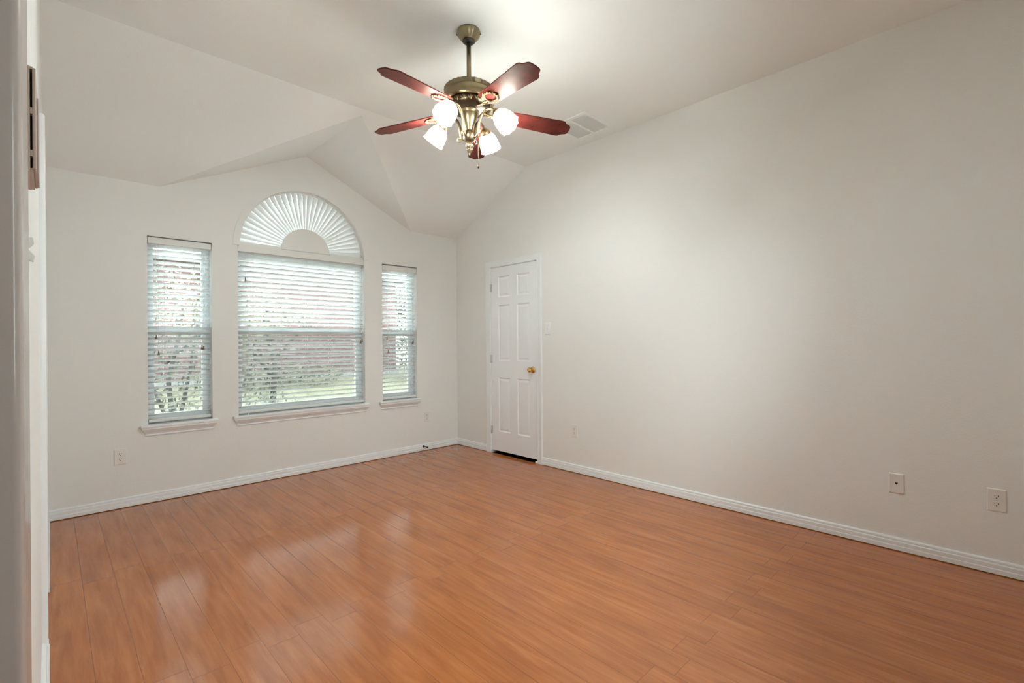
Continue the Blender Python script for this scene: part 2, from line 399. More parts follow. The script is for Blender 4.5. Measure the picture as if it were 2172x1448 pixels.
# ------------------------------------------------------------------ doors and door trim
CAS = [(0, 0), (0, .010), (.004, .013), (.012, .014), (.018, .011), (.030, .013), (.048, .017), (.060, .018), (.064, .012), (.064, 0)]
d1 = S(thing('door_1', '', 'door', (X, (D1[0] + D1[1]) / 2, 0)), 'white six panel door with brass knob in the long wall', 'door')
yl, yr, zt = D1[0] + 0.006, D1[1] - 0.006, 2.022
# casing: path with the opening on its right, so profile offsets (a) run away from the opening
S_ = lambda u, v, b: (X - b, u, v)
MB().sweep([(D1[0] + 0.004, 0.0), (D1[0] + 0.004, ZD - 0.004), (D1[1] - 0.004, ZD - 0.004), (D1[1] - 0.004, 0.0)], CAS, S_).build('casing', TRIM, d1, 40)
j = MB().box(X, X + 0.10, D1[0], D1[0] + 0.006, 0, ZD).box(X, X + 0.10, D1[1] - 0.006, D1[1], 0, ZD).box(X, X + 0.10, D1[0], D1[1], ZD - 0.006, ZD)
j.box(X + 0.045, X + 0.057, D1[0], D1[0] + 0.016, 0, ZD).box(X + 0.045, X + 0.057, D1[1] - 0.016, D1[1], 0, ZD)
j.box(X - 0.014, X + 0.02, D1[0] - 0.008, D1[0] + 0.030, 0.0, 0.018).box(X - 0.014, X + 0.05, D1[1] - 0.012, D1[1] + 0.008, 0.0, 0.022)
j.build('jamb', TRIM, d1)
LZ0 = 0.034
leaf = MB(); ly0, ly1 = yl + 0.003, yr - 0.003
panels = []
for (pz0, pz1) in ((1.697, 1.920), (1.011, 1.611), (0.243, 0.828)):
    for (py0, py1) in ((3.376, 3.559), (3.669, 3.848)): panels.append((py0, py1, pz0, pz1))
LF = 0.004                                        # leaf face just inside the wall plane
rect = lambda p, i: [(p[0] + i, p[2] + i), (p[1] - i, p[2] + i), (p[1] - i, p[3] - i), (p[0] + i, p[3] - i)]
loops = [[(ly0, LZ0), (ly1, LZ0), (ly1, zt), (ly0, zt)]] + [rect(p, 0) for p in panels]
flat = [q for l in loops for q in l]
tris = tessellate_polygon([[Vector((q[0], q[1], 0)) for q in l] for l in loops])
leaf.add([on_right(q[0], q[1], LF) for q in flat], [tuple(t) for t in tris])
leaf.add([on_right(q[0], q[1], d) for d in (LF, LF + 0.036) for q in loops[0]], [(0, 1, 5, 4), (1, 2, 6, 5), (2, 3, 7, 6), (3, 0, 4, 7), (4, 5, 6, 7)])
for p in panels:
    st = [(0, LF), (0.010, LF + 0.009), (0.016, LF + 0.009), (0.036, LF + 0.003)]
    vs = [on_right(q[0], q[1], d) for i, d in st for q in rect(p, i)]
    fs = [(k * 4 + i, k * 4 + (i + 1) % 4, k * 4 + 4 + (i + 1) % 4, k * 4 + 4 + i) for k in range(3) for i in range(4)] + [(12, 13, 14, 15)]
    leaf.add(vs, fs)
leafo = leaf.build('leaf', DOORW, d1)
k = MB(); kz, ky = 0.930, 3.335
k.lathe([(0.0, 0), (0.033, 0), (0.033, 0.003), (0.027, 0.008), (0.013, 0.011), (0.012, 0.028), (0.018, 0.034), (0.026, 0.044), (0.027, 0.054), (0.021, 0.062), (0.0, 0.065)], (X + LF, ky, kz), (-1, 0, 0), 28)
k.build('knob', GOLD, leafo, True)
MB().box(X + LF - 0.001, X + LF + 0.02, ly0 - 0.0015, ly0 + 0.001, kz - 0.028, kz + 0.028).build('latch_plate', GOLD, leafo)
for hz in (1.806, 1.028, 0.252):
    h = MB().lathe([(0.0, 0), (0.004, 0), (0.0062, 0.003), (0.0062, 0.085), (0.004, 0.088), (0.0, 0.088)], (X - 0.004, ly1 + 0.003, hz - 0.044), (0, 0, 1), 12)
    h.box(X + 0.0025, X + 0.006, ly1 - 0.018, ly1 + 0.003, hz - 0.042, hz + 0.042)
    h.build('hinge', STEEL, d1, 40)

d2 = S(thing('door_2', '', 'door', (XL, (DB[0] + DB[1]) / 2, 0)), 'cased doorway in the left wall seen edge on', 'door')
L_ = lambda u, v, b: (XL + b, u, v)
CAS2 = [(a, b) for a, b in CAS]
MB().sweep([(DB[0] + 0.004, 0.0), (DB[0] + 0.004, ZD + 0.002), (DB[1] - 0.004, ZD + 0.002), (DB[1] - 0.004, 0.0)], CAS2, L_).build('casing', TRIM, d2, 40)
MB().bbox(XL - 0.118, XL - 0.082, DB[0] + 0.003, DB[1] - 0.003, 0.012, ZD - 0.003, 0.002).build('leaf', DOORW, d2)  # closed leaf, added out of sight to stop outside light leaking in
d3 = S(thing('door_3', '', 'door', (XL, (DA[0] + DA[1]) / 2, 0)), 'glossy white door frame close to the camera at the picture edge', 'door')
CASN = [(-.002, -.12), (-.002, .001), (.000, .005), (.003, .008), (.007, .0095), (.020, .0095), (.050, .012), (.062, .012), (.065, .008), (.065, 0), (0.004, 0), (0.004, -.12)]
MB().sweep([(DA[0], 0.0), (DA[0], ZD), (DA[1], ZD), (DA[1], 0.0)], CASN, L_).build('casing', GLOSS, d3, 50)

# ------------------------------------------------------------------ windows (setting) with stool and apron
APR = [(0, .510), (.006, .510), (.009, .514), (.009, .520), (.006, .524), (.011, .535), (.023, .551), (.026, .558), (.031, .562), (.031, .577), (0, .577)]
def window(n, label):
    x0, x1 = WIN[n]
    w = S(thing('window_%d' % n, '', 'window', ((x0 + x1) / 2, Y, ZB)), label, 'window')
    f0, f1 = Y + 0.088, Y + 0.148; ztop = ZT if n != 2 else ACZ - 0.03
    MB().plate([(x0, ZB), (x1, ZB), (x1, ztop), (x0, ztop)], [[(x0 + .022, ZB + .026), (x1 - .022, ZB + .026), (x1 - .022, ztop - .022), (x0 + .022, ztop - .022)]], lambda u, v, d: (u, d, v), f0, f1).build('frame', VINYL, w)
    zm = 1.322
    def sash(z0, z1, ya, yb, rail_t, rail_b):
        i = .020; s = .032
        fr = MB().plate([(x0 + i, z0), (x1 - i, z0), (x1 - i, z1), (x0 + i, z1)], [[(x0 + i + s, z0 + rail_b), (x1 - i - s, z0 + rail_b), (x1 - i - s, z1 - rail_t), (x0 + i + s, z1 - rail_t)]], lambda u, v, d: (u, d, v), ya, yb).build('sash', VINYL, w)
        MB().box(x0 + i + s - .004, x1 - i - s + .004, (ya + yb) / 2 - .002, (ya + yb) / 2 + .002, z0 + rail_b - .004, z1 - rail_t + .004).build('pane', GLASS, fr)
        return fr
    sash(zm - .024, ztop - .020, Y + .122, Y + .144, .034, .036)
    lo = sash(ZB + .024, zm + .024, Y + .098, Y + .120, .040, .046)
    MB().box(x0 + .05, x1 - .05, Y + .1455, Y + .1465, ZB + .03, zm).build('insect_screen', SCREEN, w)
    nl = 1 if n != 2 else 2
    for q in range(nl):
        cx = x0 + (x1 - x0) * (q + 1) / (nl + 1)
        MB().bbox(cx - .03, cx + .03, Y + .092, Y + .120, zm + .024, zm + .034, .003).build('sash_lock', VINYL, lo)
    sl = {1: (0.489, 1.000), 2: (1.114, 2.358), 3: (2.472, 2.972)}[n]; ap = {1: (0.527, 0.962), 2: (1.152, 2.322), 3: (2.512, 2.936)}[n]
    st = MB().bbox(sl[0], sl[1], Y - .036, Y + .0005, .5765, .5965, .004).box(x0 + .001, x1 - .001, Y - .002, Y + .092, .580, .5965)
    st.build('sill', TRIM, w)
    MB().sweep([(ap[0], Y + .02), (ap[0], Y), (ap[1], Y), (ap[1], Y + .02)], [(-a, b) for a, b in APR], on_plan).build('apron', TRIM, w)
    return w
window(1, 'narrow window with white sill, one pane over another, beside the bare wall corner')
w2 = window(2, 'wide middle window with an arched top under the ceiling gable')
window(3, 'narrow window with white sill nearest the white door')
# arched upper light of the middle window and its flat trim
fz = ACZ
MB().plate(arch_pts(AR, fz - .03) , [arch_pts(AR - .035, fz + .005)], lambda u, v, d: (u, d, v), Y + .09, Y + .145).build('arch_frame', VINYL, w2)
MB().plate(arch_pts(AR - .03, fz), [], lambda u, v, d: (u, d, v), Y + .118, Y + .122).build('arch_pane', GLASS, w2)
ringo = arch_pts(0.621, ACZ) ; ringi = arch_pts(AR, ACZ)
MB().plate(ringo + ringi[::-1], [], on_back, -0.006, 0.0).build('arch_trim', WALL, w2)

# ------------------------------------------------------------------ blinds
def blind(n, label, tilt, count, ladders, tassels, vz, jitter):
    x0, x1 = WIN[n]; x0 += .006; x1 -= .006; yc = Y + .046
    r = thing('window_blind', label, 'blind', ((x0 + x1) / 2, yc, ZB), 'slatted window blinds')
    zt, zv = vz
    v = MB().bbox(x0 - .002, x1 + .002, Y + .003, Y + .013, zv, zt, .002).box(x0 - .002, x0 + .006, Y + .012, Y + .05, zv, zt).box(x1 - .006, x1 + .002, Y + .012, Y + .05, zv, zt)
    v.build('valance', VALANCE, r)
    MB().box(x0 + .008, x1 - .008, Y + .02, Y + .068, zt - .040, zt - .002).build('headrail', VALANCE, r)
    zb = ZB + .030; rng = random.Random(n * 11)
    zz0, zz1 = zv - .010, zb + .036
    s = MB()
    for i in range(count):
        z = zz0 + (zz1 - zz0) * i / (count - 1)
        t = R(tilt(i / (count - 1)) + rng.uniform(-jitter, jitter)); c_, s_ = math.cos(t), math.sin(t); hw, ht = .025, .0014
        rl = rng.uniform(-.0012, .0012)
        pr = []
        for (a, b) in ((-hw, -ht), (-hw * .5, -ht + .0011), (0, -ht + .0015), (hw * .5, -ht + .0011), (hw, -ht), (hw, ht), (hw * .5, ht + .0011), (0, ht + .0015), (-hw * .5, ht + .0011), (-hw, ht)):
            pr.append((yc + a * c_ + b * s_, z - a * s_ + b * c_))      # room edge (a<0) is the higher one
        vs = [(x0 + .001, p[0], p[1] - rl) for p in pr] + [(x1 - .001, p[0], p[1] + rl) for p in pr]
        s.add(vs, [(q, (q + 1) % 10, 10 + (q + 1) % 10, 10 + q) for q in range(10)] + [tuple(range(9, -1, -1)), tuple(range(10, 20))])
    s.build('slats', SLAT, r)
    br = MB().bbox(x0, x1, yc - .025, yc + .025, zb - .016, zb + .004, .003).build('bottom_rail', VALANCE, r)
    for lx in ladders:
        ld = MB()
        for dy in (-.024, .024): ld.tube([(lx, yc + dy, zv + .01), (lx, yc + dy, zb)], .0008, 5)
        ld.tube([(lx, yc - .0275, zb - .010), (lx, yc - .0245, zb - .010)], .0045, 8)
        ld.build('ladder_cord', CORD, r)
    for (tx, tz, white) in tassels:
        cd = MB().tube([(tx, Y + .014, zv + .012), (tx + .001, Y + .006, zv - .02), (tx, Y + .004, tz + .02)], .0009, 5).build('pull_cord', CORD, r)
        MB().lathe([(0.0, .030), (.0035, .030), (.0045, .024), (.004, .018), (.0065, .006), (.008, -.002), (.0065, -.006), (0.0, -.006)], (tx, Y + .004, tz - .008), (0, 0, 1), 10).build('tassel', SLAT if white else TASSEL, cd, True)
    return r
blind(1, 'narrow white slatted blind in the window farthest from the door', lambda f: 24 - 6 * f, 32, (0.647, 0.846), ((0.592, 1.265, 0), (0.606, 1.142, 0), (0.894, 1.183, 0), (0.906, 1.176, 0)), (2.040, 1.992), 1.5)
blind(2, 'wide white slatted blind in the middle window, slats nearly closed', lambda f: 40 - 19 * f, 32, (1.287, 1.518, 1.750, 1.973, 2.201), ((1.219, 1.766, 0), (1.236, 0.594, 1), (2.278, 1.222, 0), (2.292, 1.238, 0)), (2.060, 2.008), 1.5)
blind(3, 'narrow white slatted blind in the window nearest the door', lambda f: 30 - 10 * f, 32, (2.626, 2.822), ((2.576, 1.259, 0), (2.588, 1.118, 0), (2.886, 1.206, 0), (2.897, 1.222, 0)), (2.036, 1.984), 1.5)

# arched sunburst shade above the middle blind
sh = thing('arch_shade', 'white arched sunburst shade with fanned slats above the wide blind', 'shade', (ACX, Y + .04, ACZ))
fan = MB(); NF = 33; ys = Y + .050; rng = random.Random(3); ZS = ACZ + .018
for i in range(NF):
    th = PI * (i + 0.5) / NF; er = Vector((math.cos(th), 0, math.sin(th))); et = Vector((-math.sin(th), 0, math.cos(th)))
    tl = R(24 + rng.uniform(-4, 5)) * (-1); wd = et * math.cos(tl) + Vector((0, 1, 0)) * math.sin(tl); nn = er.cross(wd)
    vs = []
    for r_, hw in ((.195, .0135), (AR - .004, .0345)):
        for e_, o_ in ((-1, 0), (-.4, .0022), (.4, .0022), (1, 0)):
            for tz in (-.0010, .0010):
                vs.append(Vector((ACX, ys, ZS)) + er * r_ + wd * (hw * e_) + nn * (o_ * (hw / .0345) + tz))
    fs = []
    for q in range(3):
        for tz in (0, 1):
            a0 = q * 2 + tz; fs.append((a0, a0 + 2, a0 + 10, a0 + 8))
    fs += [(0, 1, 9, 8), (6, 7, 15, 14), (0, 2, 4, 6, 7, 5, 3, 1), (8, 10, 12, 14, 15, 13, 11, 9)]
    # keep the two lowest slats off the base rail
    fan.add(vs, fs)
fan.build('fanned_slats', FIN, sh)
MB().plate([(ACX + .222 * math.cos(PI * i / 30), ACZ + .012 + .212 * math.sin(PI * i / 30)) for i in range(31)], [], lambda u, v, d: (u, d, v), Y + .018, Y + .026).build('hub_disc', VALANCE, sh)
b_ = MB().box(ACX - AR + .002, ACX - .222, Y + .020, Y + .030, ACZ + .000, ACZ + .032).box(ACX + .222, ACX + AR - .002, Y + .020, Y + .030, ACZ + .000, ACZ + .022).box(ACX - AR + .004, ACX + AR - .004, Y + .028, Y + .070, ACZ + .000, ACZ + .010).box(ACX - .225, ACX + .225, Y + .027, Y + .036, ACZ - .002, ACZ + .06)
b_.build('base_rail', VALANCE, sh)
ro, ri = arch_pts(AR - .001, ACZ), arch_pts(AR - .008, ACZ)
MB().plate(ro + ri[::-1], [], on_back, .028, .075).build('rim', VALANCE, sh)

# ------------------------------------------------------------------ wall plates
def plate_frame(to3, u, v, wd=.072, ht=.117, d=.006):
    """bevelled cover plate centred on (u, v)"""
    m = MB(); vs = []
    for i, dd in ((0, 0), (0, -.0025), (.004, -d), ):
        for q in ((-1, -1), (1, -1), (1, 1), (-1, 1)): vs.append(to3(u + q[0] * (wd / 2 - i), v + q[1] * (ht / 2 - i), dd))
    return m.add(vs, [(k * 4 + i, k * 4 + (i + 1) % 4, k * 4 + 4 + (i + 1) % 4, k * 4 + 4 + i) for k in range(2) for i in range(4)] + [(8, 9, 10, 11), (3, 2, 1, 0)])
def disc(m, to3, u, v, r, d0, d1, n=16, sx=1.0, flat=None):
    pts = [(u + r * sx * math.cos(2 * PI * i / n), v + max(-flat if flat else -9, min(flat if flat else 9, r * math.sin(2 * PI * i / n)))) for i in range(n)]
    return m.plate(pts, [], to3, d0, d1)
def slot(m, to3, u, v, wd, ht, d): return m.plate([(u - wd / 2, v - ht / 2), (u + wd / 2, v - ht / 2), (u + wd / 2, v + ht / 2), (u - wd / 2, v + ht / 2)], [], to3, d, d + .0015)
def outlet(to3, u, v, label):
    r = thing('wall_outlet', label, 'outlet', to3(u, v, 0), 'duplex wall outlets')
    plate_frame(to3, u, v).build('cover_plate', PLATE, r)
    for s_ in (1, -1):
        cv = v + s_ * .0195
        rec = disc(MB(), to3, u, cv, .0172, -.0075, -.004, 24, 1.0, .0142).build('receptacle', PLATE, r)
        m = MB(); slot(m, to3, u - .0065, cv + .003, .0028, .0085, -.0080); slot(m, to3, u + .0065, cv + .003, .0028, .0070, -.0080)
        disc(m, to3, u, cv - .0075, .0028, -.0080, -.0065, 12); m.build('slots', DARK, rec)
    disc(MB(), to3, u, v, .003, -.0072, -.005, 12).build('screw', STEEL, r)
    return r
outlet(on_back, 0.369, 0.381, 'white duplex outlet on the window wall below the narrow window farthest from the door')
outlet(on_back, 3.062, 0.375, 'white duplex outlet on the window wall close to the room corner')
outlet(on_right, 2.803, 0.383, 'white duplex outlet on the long wall just beside the door')
outlet(on_right, 0.050, 0.381, 'white duplex outlet on the long wall beside the cable jack')
sw = thing('light_switch', 'white toggle light switch beside the white door casing', 'switch', on_right(3.124, 1.339, 0))
plate_frame(on_right, 3.124, 1.339).build('cover_plate', TRIM, sw)
m = MB(); m.add([on_right(3.124 + a, 1.339 + b, d) for a, b, d in ((-.0045, -.011, -.005), (.0045, -.011, -.005), (.0045, .011, -.005), (-.0045, .011, -.005), (-.004, -.009, -.0165), (.004, -.009, -.0165), (.004, -.002, -.018), (-.004, -.002, -.018))],
    [(0, 1, 5, 4), (1, 2, 6, 5), (2, 3, 7, 6), (3, 0, 4, 7), (4, 5, 6, 7), (3, 2, 1, 0)]); m.build('toggle', PLATE, sw)
for s_ in (1, -1): disc(MB(), on_right, 3.124, 1.339 + s_ * .030, .003, -.0072, -.005, 12).build('screw', STEEL, sw)
jk = thing('cable_jack', 'white wall plate with one small dark socket on the long wall', 'wall plate', on_right(0.455, 0.384, 0))
plate_frame(on_right, 0.455, 0.384, .070, .114).build('cover_plate', PLATE, jk)
m = MB(); m.plate([(.455 - .0065, .384 + .006), (.455 + .0065, .384 + .006), (.455 + .0065, .384 + .001), (.455 + .002, .384 - .005), (.455 - .002, .384 - .005), (.455 - .0065, .384 + .001)], [], on_right, -.0075, -.005); m.build('socket', DARK, jk)
for s_ in (1, -1): disc(MB(), on_right, .455, .384 + s_ * .042, .0028, -.0072, -.005, 12).build('screw', STEEL, jk)

# left wall: thermostat and double switch, seen edge on
th_ = thing('thermostat', 'beige wall thermostat with dark vent slots at the picture edge', 'thermostat', on_left(.853, 1.48, 0))
MB().bbox(XL, XL + .0130, .802, .905, 1.4175, 1.5415, .0012).build('base', BEIGE, th_)
cv = MB().bbox(XL + .0150, XL + .0182, .803, .904, 1.4200, 1.5400, .0010).bbox(XL + .0180, XL + .0200, .830, .902, 1.421, 1.515, .0008).build('cover', BEIGE, th_)
mid = MB()
for z0, z1 in ((1.4180, 1.4205), (1.4345, 1.4420), (1.4850, 1.4925), (1.5380, 1.5410)): mid.box(XL + .0125, XL + .0155, .8035, .903, z0, z1)
mid.build('slot_bridges', BEIGE, th_)
MB().box(XL + .0130, XL + .0150, .812, .896, 1.4215, 1.5375).build('slot_back', DARK, th_)
ds = thing('double_switch', 'double light switch with two toggles below the beige thermostat', 'switch', on_left(.995, 1.350, 0))
plate_frame(on_left, .995, 1.350, .115, .117, .005).build('cover_plate', TRIM, ds)
for (ty, up) in ((.970, 1), (1.018, -1)):
    m = MB(); zc = 1.350
    m.add([on_left(ty + a, zc + up * b, d) for a, b, d in ((-.005, -.006, -.004), (.005, -.006, -.004), (.005, .012, -.004), (-.005, .012, -.004), (-.0045, .006, -.013), (.0045, .006, -.013), (.0045, .0145, -.0115), (-.0045, .0145, -.0115))],
        [(0, 1, 5, 4), (1, 2, 6, 5), (2, 3, 7, 6), (3, 0, 4, 7), (4, 5, 6, 7), (3, 2, 1, 0)]); m.build('toggle', PLATE, ds)

# door stop on the window wall's baseboard
ds = thing('door_stop', 'small dark bronze door stop on the baseboard near the corner', 'door stop', (3.010, Y - .0155, .052))
MB().lathe([(0, 0), (.013, 0), (.013, .004), (.010, .009), (.0045, .011), (.0045, .070), (0, .070)], (3.010, Y - .0155, .050), (0, -1, -.02), 16).build('rod', BRONZE, ds, 40)
MB().lathe([(0, 0), (.0085, 0), (.0095, .004), (.009, .014), (.006, .017), (0, .017)], (3.010, Y - .0835, .049), (0, -1, -.02), 16).build('rubber_tip', BLACK, ds, 40)

# ceiling return vent
v0, v1, u0, u1 = 2.268, 2.640, 2.990, 3.372
ve = thing('ceiling_vent', 'square white slatted air vent in the flat ceiling beside the long wall', 'vent', ((u0 + u1) / 2, (v0 + v1) / 2, ZC))
dn = lambda u, v, d: (u, v, ZC - d)
vm = (v0 + v1) / 2
MB().plate([(u0, v0), (u1, v0), (u1, v1), (u0, v1)], [[(u0 + .03, v0 + .025), (u1 - .03, v0 + .025), (u1 - .03, vm - .008), (u0 + .03, vm - .008)], [(u0 + .03, vm + .008), (u1 - .03, vm + .008), (u1 - .03, v1 - .025), (u0 + .03, v1 - .025)]], dn, .0005, .009).build('frame', CEIL, ve)
lv = MB()
nl = 29
for (a0, a1) in ((v0 + .025, vm - .008), (vm + .008, v1 - .025)):
    for i in range(nl):
        xx = u0 + .034 + (u1 - u0 - .068) * i / (nl - 1)
        lv.add([(xx - .0062, a0, ZC - .0055), (xx + .0058, a0, ZC - .0030), (xx + .0060, a0, ZC - .0036), (xx - .0060, a0, ZC - .0062), (xx - .0062, a1, ZC - .0055), (xx + .0058, a1, ZC - .0030), (xx + .0060, a1, ZC - .0036), (xx - .0060, a1, ZC - .0062)],
               [(0, 1, 5, 4), (2, 3, 7, 6), (0, 3, 2, 1), (4, 5, 6, 7), (0, 4, 7, 3), (1, 2, 6, 5)])
lv.build('louvers', CEIL, ve)

# ------------------------------------------------------------------ ceiling fan
FX, FY = 1.711, 2.112
fn = thing('ceiling_fan', 'antique brass ceiling fan with five mahogany blades and four lit lamps', 'ceiling fan', (FX, FY, ZC))
O = Vector((FX, FY, 0))
at = lambda r, ang, z: Vector((FX + r * math.cos(ang), FY + r * math.sin(ang), z))
flute = lambda i, w_: 1.0 + (0.022 * math.cos(12 * w_) if 0 < i < 5 else 0)
cn = MB().lathe([(.064, ZC - .0288), (.0665, ZC - .036), (.066, ZC - .046), (.0575, ZC - .060), (.043, ZC - .077), (.036, ZC - .083)], (FX, FY, 0), (0, 0, 1), 72, flute).build('canopy', ANTIQUE, fn, True)
MB().lathe([(.0362, ZC - .080), (.0362, ZC - .087), (.030, ZC - .093), (.016, ZC - .096)], (FX, FY, 0), (0, 0, 1), 32).build('canopy_ring', BLACK, cn, True)
for sg in (0, 1): MB().lathe([(0, -.002), (.004, -.001), (.004, .003), (0, .004)], at(.0665, R(-46 + 180 * sg), ZC - .046), (math.cos(R(-46 + 180 * sg)), math.sin(R(-46 + 180 * sg)), 0), 10).build('screw', DARKBRASS, cn)
MB().lathe([(.0130, 2.600), (.0130, ZC - .090)], (FX, FY, 0), (0, 0, 1), 20).build('downrod', ANTIQUE, fn, True)
scal = lambda i, w_: 1.0 + (0.030 * abs(math.sin(14 * w_)) if i in (4, 5, 6) else 0)
mt = MB().lathe([(.016, 2.655), (.024, 2.652), (.060, 2.648), (.115, 2.642), (.134, 2.638), (.1385, 2.632), (.136, 2.624), (.134, 2.616), (.1385, 2.610), (.1435, 2.596), (.144, 2.578), (.141, 2.566), (.1425, 2.562), (.138, 2.556), (.128, 2.553)], (FX, FY, 0), (0, 0, 1), 84, scal).build('motor_housing', ANTIQUE, fn, 50)
MB().lathe([(.131, 2.555), (.127, 2.540), (.119, 2.528), (.100, 2.518), (.078, 2.512), (.055, 2.510)], (FX, FY, 0), (0, 0, 1), 48).build('motor_bottom', DARKBRASS, mt, True)
lf = MB()
for q in range(20):
    w_ = q * 2 * PI / 20
    lf.tube([at(.1285, w_ - .09, 2.543), at(.126, w_ - .05, 2.533), at(.124, w_, 2.529), at(.126, w_ + .05, 2.533), at(.1285, w_ + .09, 2.543)], .003, 6)
    lf.tube([at(.1275, w_, 2.548), at(.125, w_ + .02, 2.538), at(.120, w_ + .05, 2.5255)], [.004, .0035, .002], 6)
lf.build('leaf_band', FILI, mt, True)
# blades: built once, copied round the hub
A0 = R(45.0); PITCH = R(11.5); ZB_ = 2.520
def blade_point(s_, t_, n_, ang):
    """s along the blade from the hub, t across (+ is counter-clockwise, the lower edge), n out of the blade"""
    er = Vector((math.cos(ang), math.sin(ang), 0)); et = Vector((-math.sin(ang), math.cos(ang), 0))
    dr = -0.062
    e1 = (er + Vector((0, 0, dr))).normalized(); e2 = (et * math.cos(PITCH) - Vector((0, 0, 1)) * math.sin(PITCH)); e3 = e1.cross(e2)
    return Vector((FX, FY, ZB_)) + e1 * s_ + e2 * t_ + e3 * n_
def blade_outline():
    up = [(.175, .047), (.190, .053), (.30, .057), (.45, .063), (.540, .067), (.556, .066), (.566, .060), (.573, .050), (.586, .043), (.600, .038), (.608, .030), (.611, .015), (.612, 0)]
    return up + [(s_, -t_) for s_, t_ in up[-2::-1]] 
bo = blade_outline()
first = []
for k in range(5):
    ang = A0 + k * 2 * PI / 5
    b_ = MB(); n_ = len(bo)
    b_.add([blade_point(s_, t_, -.003, ang) for s_, t_ in bo] + [blade_point(s_, t_, .003, ang) for s_, t_ in bo], [tuple(range(n_ - 1, -1, -1)), tuple(range(n_, 2 * n_))] + [(i, (i + 1) % n_, n_ + (i + 1) % n_, n_ + i) for i in range(n_)])
    bl = b_.build('blade', BLADE, fn)
    ir = MB()
    # filigree medallion: a leafy oval ring with beads, under the blade root, and the curved arm to the motor
    ring = [(.228 + .040 * math.cos(q * PI / 12), .034 * math.sin(q * PI / 12)) for q in range(25)]
    ir.tube([blade_point(s_, t_, -.007, ang) for s_, t_ in ring], .0048, 6, False)
    for q in range(18):
        w_ = q * 2 * PI / 18; wob = 1.12 + .10 * (q % 2)
        p = blade_point(.228 + .040 * wob * math.cos(w_), .034 * wob * math.sin(w_), -.008, ang)
        ir.lathe([(0, -.0065), (.005, -.003), (.0062, 0), (.005, .003), (0, .0065)], p, (0, 0, 1), 8)
    p0 = at(.085, ang, 2.520); p1 = at(.120, ang, 2.503); p2 = blade_point(.160, 0, -.016, ang); p3 = blade_point(.190, 0, -.008, ang)
    ir.tube([p0, at(.100, ang, 2.508), p1, at(.140, ang, 2.500), p2, p3], [.010, .009, .008, .008, .008, .006], 8)
    for sg in (-1, 1): ir.tube([p2, blade_point(.172, sg * .018, -.012, ang), blade_point(.192, sg * .026, -.007, ang)], [.006, .005, .004], 6)
    ir.build('blade_iron', FILI, bl, True)
# light kit
sf = MB().lathe([(.060, 2.514), (.057, 2.508), (.048, 2.505), (.0475, 2.498), (.045, 2.482), (.038, 2.458), (.029, 2.435), (.021, 2.412), (.0195, 2.402), (.025, 2.396), (.033, 2.384), (.0355, 2.370), (.033, 2.356), (.024, 2.344), (.013, 2.339), (.012, 2.335)], (FX, FY, 0), (0, 0, 1), 40).build('light_fitter', ANTIQUE, fn, True)
MB().lathe([(.012, 2.337), (.019, 2.330), (.0225, 2.318), (.019, 2.306), (.016, 2.302), (.0165, 2.298), (.012, 2.288), (.006, 2.278), (.005, 2.273), (.0065, 2.270), (.003, 2.265), (0, 2.263)], (FX, FY, 0), (0, 0, 1), 28).build('finial', ANTIQUE, fn, True)
V0 = R(90 - 43.928)                              # world angle of the viewing direction
for k in range(4):
    # measured relative to the view: angle from its right-hand side
    ang = V0 - PI / 2 + R(-26.7 + 90 * k)
    dirh = Vector((math.cos(ang), math.sin(ang), 0))
    arm = MB()
    pts = [at(.030, ang, 2.372), at(.040, ang, 2.362), at(.052, ang, 2.372), at(.058, ang, 2.400), at(.064, ang, 2.440), at(.080, ang, 2.478), at(.108, ang, 2.500), at(.140, ang, 2.500), at(.166, ang, 2.484), at(.178, ang, 2.468)]
    arm.tube(pts, [.006, .0065, .007, .008, .0085, .008, .007, .0065, .006, .006], 10)
    arm.tube([at(.050, ang, 2.365), at(.066, ang, 2.352), at(.080, ang, 2.362), at(.078, ang, 2.378), at(.068, ang, 2.376)], .003, 6)
    tl = R(42); ax = (dirh * math.sin(tl) - Vector((0, 0, 1)) * math.cos(tl)).normalized()
    p0 = at(.170, ang, 2.476)
    ao = arm.build('light_arm', ANTIQUE, fn, True)
    MB().lathe([(0, -.012), (.010, -.010), (.018, -.004), (.026, .006), (.031, .016), (.032, .026), (.029, .030)], p0, ax, 24).build('socket', FILI, ao, True)
    rib = lambda i, w_: 1.0 + 0.022 * math.cos(20 * w_) + (0.04 * math.cos(10 * w_) if i in (6, 7) else 0)
    out_ = [(.025, .020), (.034, .026), (.046, .045), (.053, .068), (.0565, .090), (.058, .110), (.060, .124)]
    inn = [(.0575, .1245), (.0555, .110), (.054, .090), (.0505, .068), (.0435, .045), (.032, .028)]
    MB().lathe(out_ + inn, p0, ax, 80, rib).build('glass_shade', SHADE, ao, True)
    MB().lathe([(0, .030), (.010, .034), (.014, .042), (.021, .056), (.0235, .066), (.021, .077), (.012, .086), (0, .089)], p0, ax, 20).build('bulb', BULBM, ao, True)
# pull chain with fob, on the far right of the fitter
rp = at(.036, V0 - PI / 2 + R(10), 2.372)
pc = MB().tube([rp - (rp - O) * 0, rp + Vector((.012 * math.sin(YAW + PI / 2), .012 * math.cos(YAW + PI / 2), -.004)), rp + Vector((.014 * math.cos(-PI / 4), .014 * math.sin(-PI / 4), -.03)), rp + Vector((.014 * math.cos(-PI / 4), .014 * math.sin(-PI / 4), -.155))], .0012, 6).build('pull_chain', ANTIQUE, fn)
MB().lathe([(0, 0), (.003, -.002), (.005, -.010), (.0058, -.016), (.004, -.022), (0, -.023)], rp + Vector((.014 * math.cos(-PI / 4), .014 * math.sin(-PI / 4), -.155)), (0, 0, 1), 12).build('fob', DARKBRASS, pc, True)

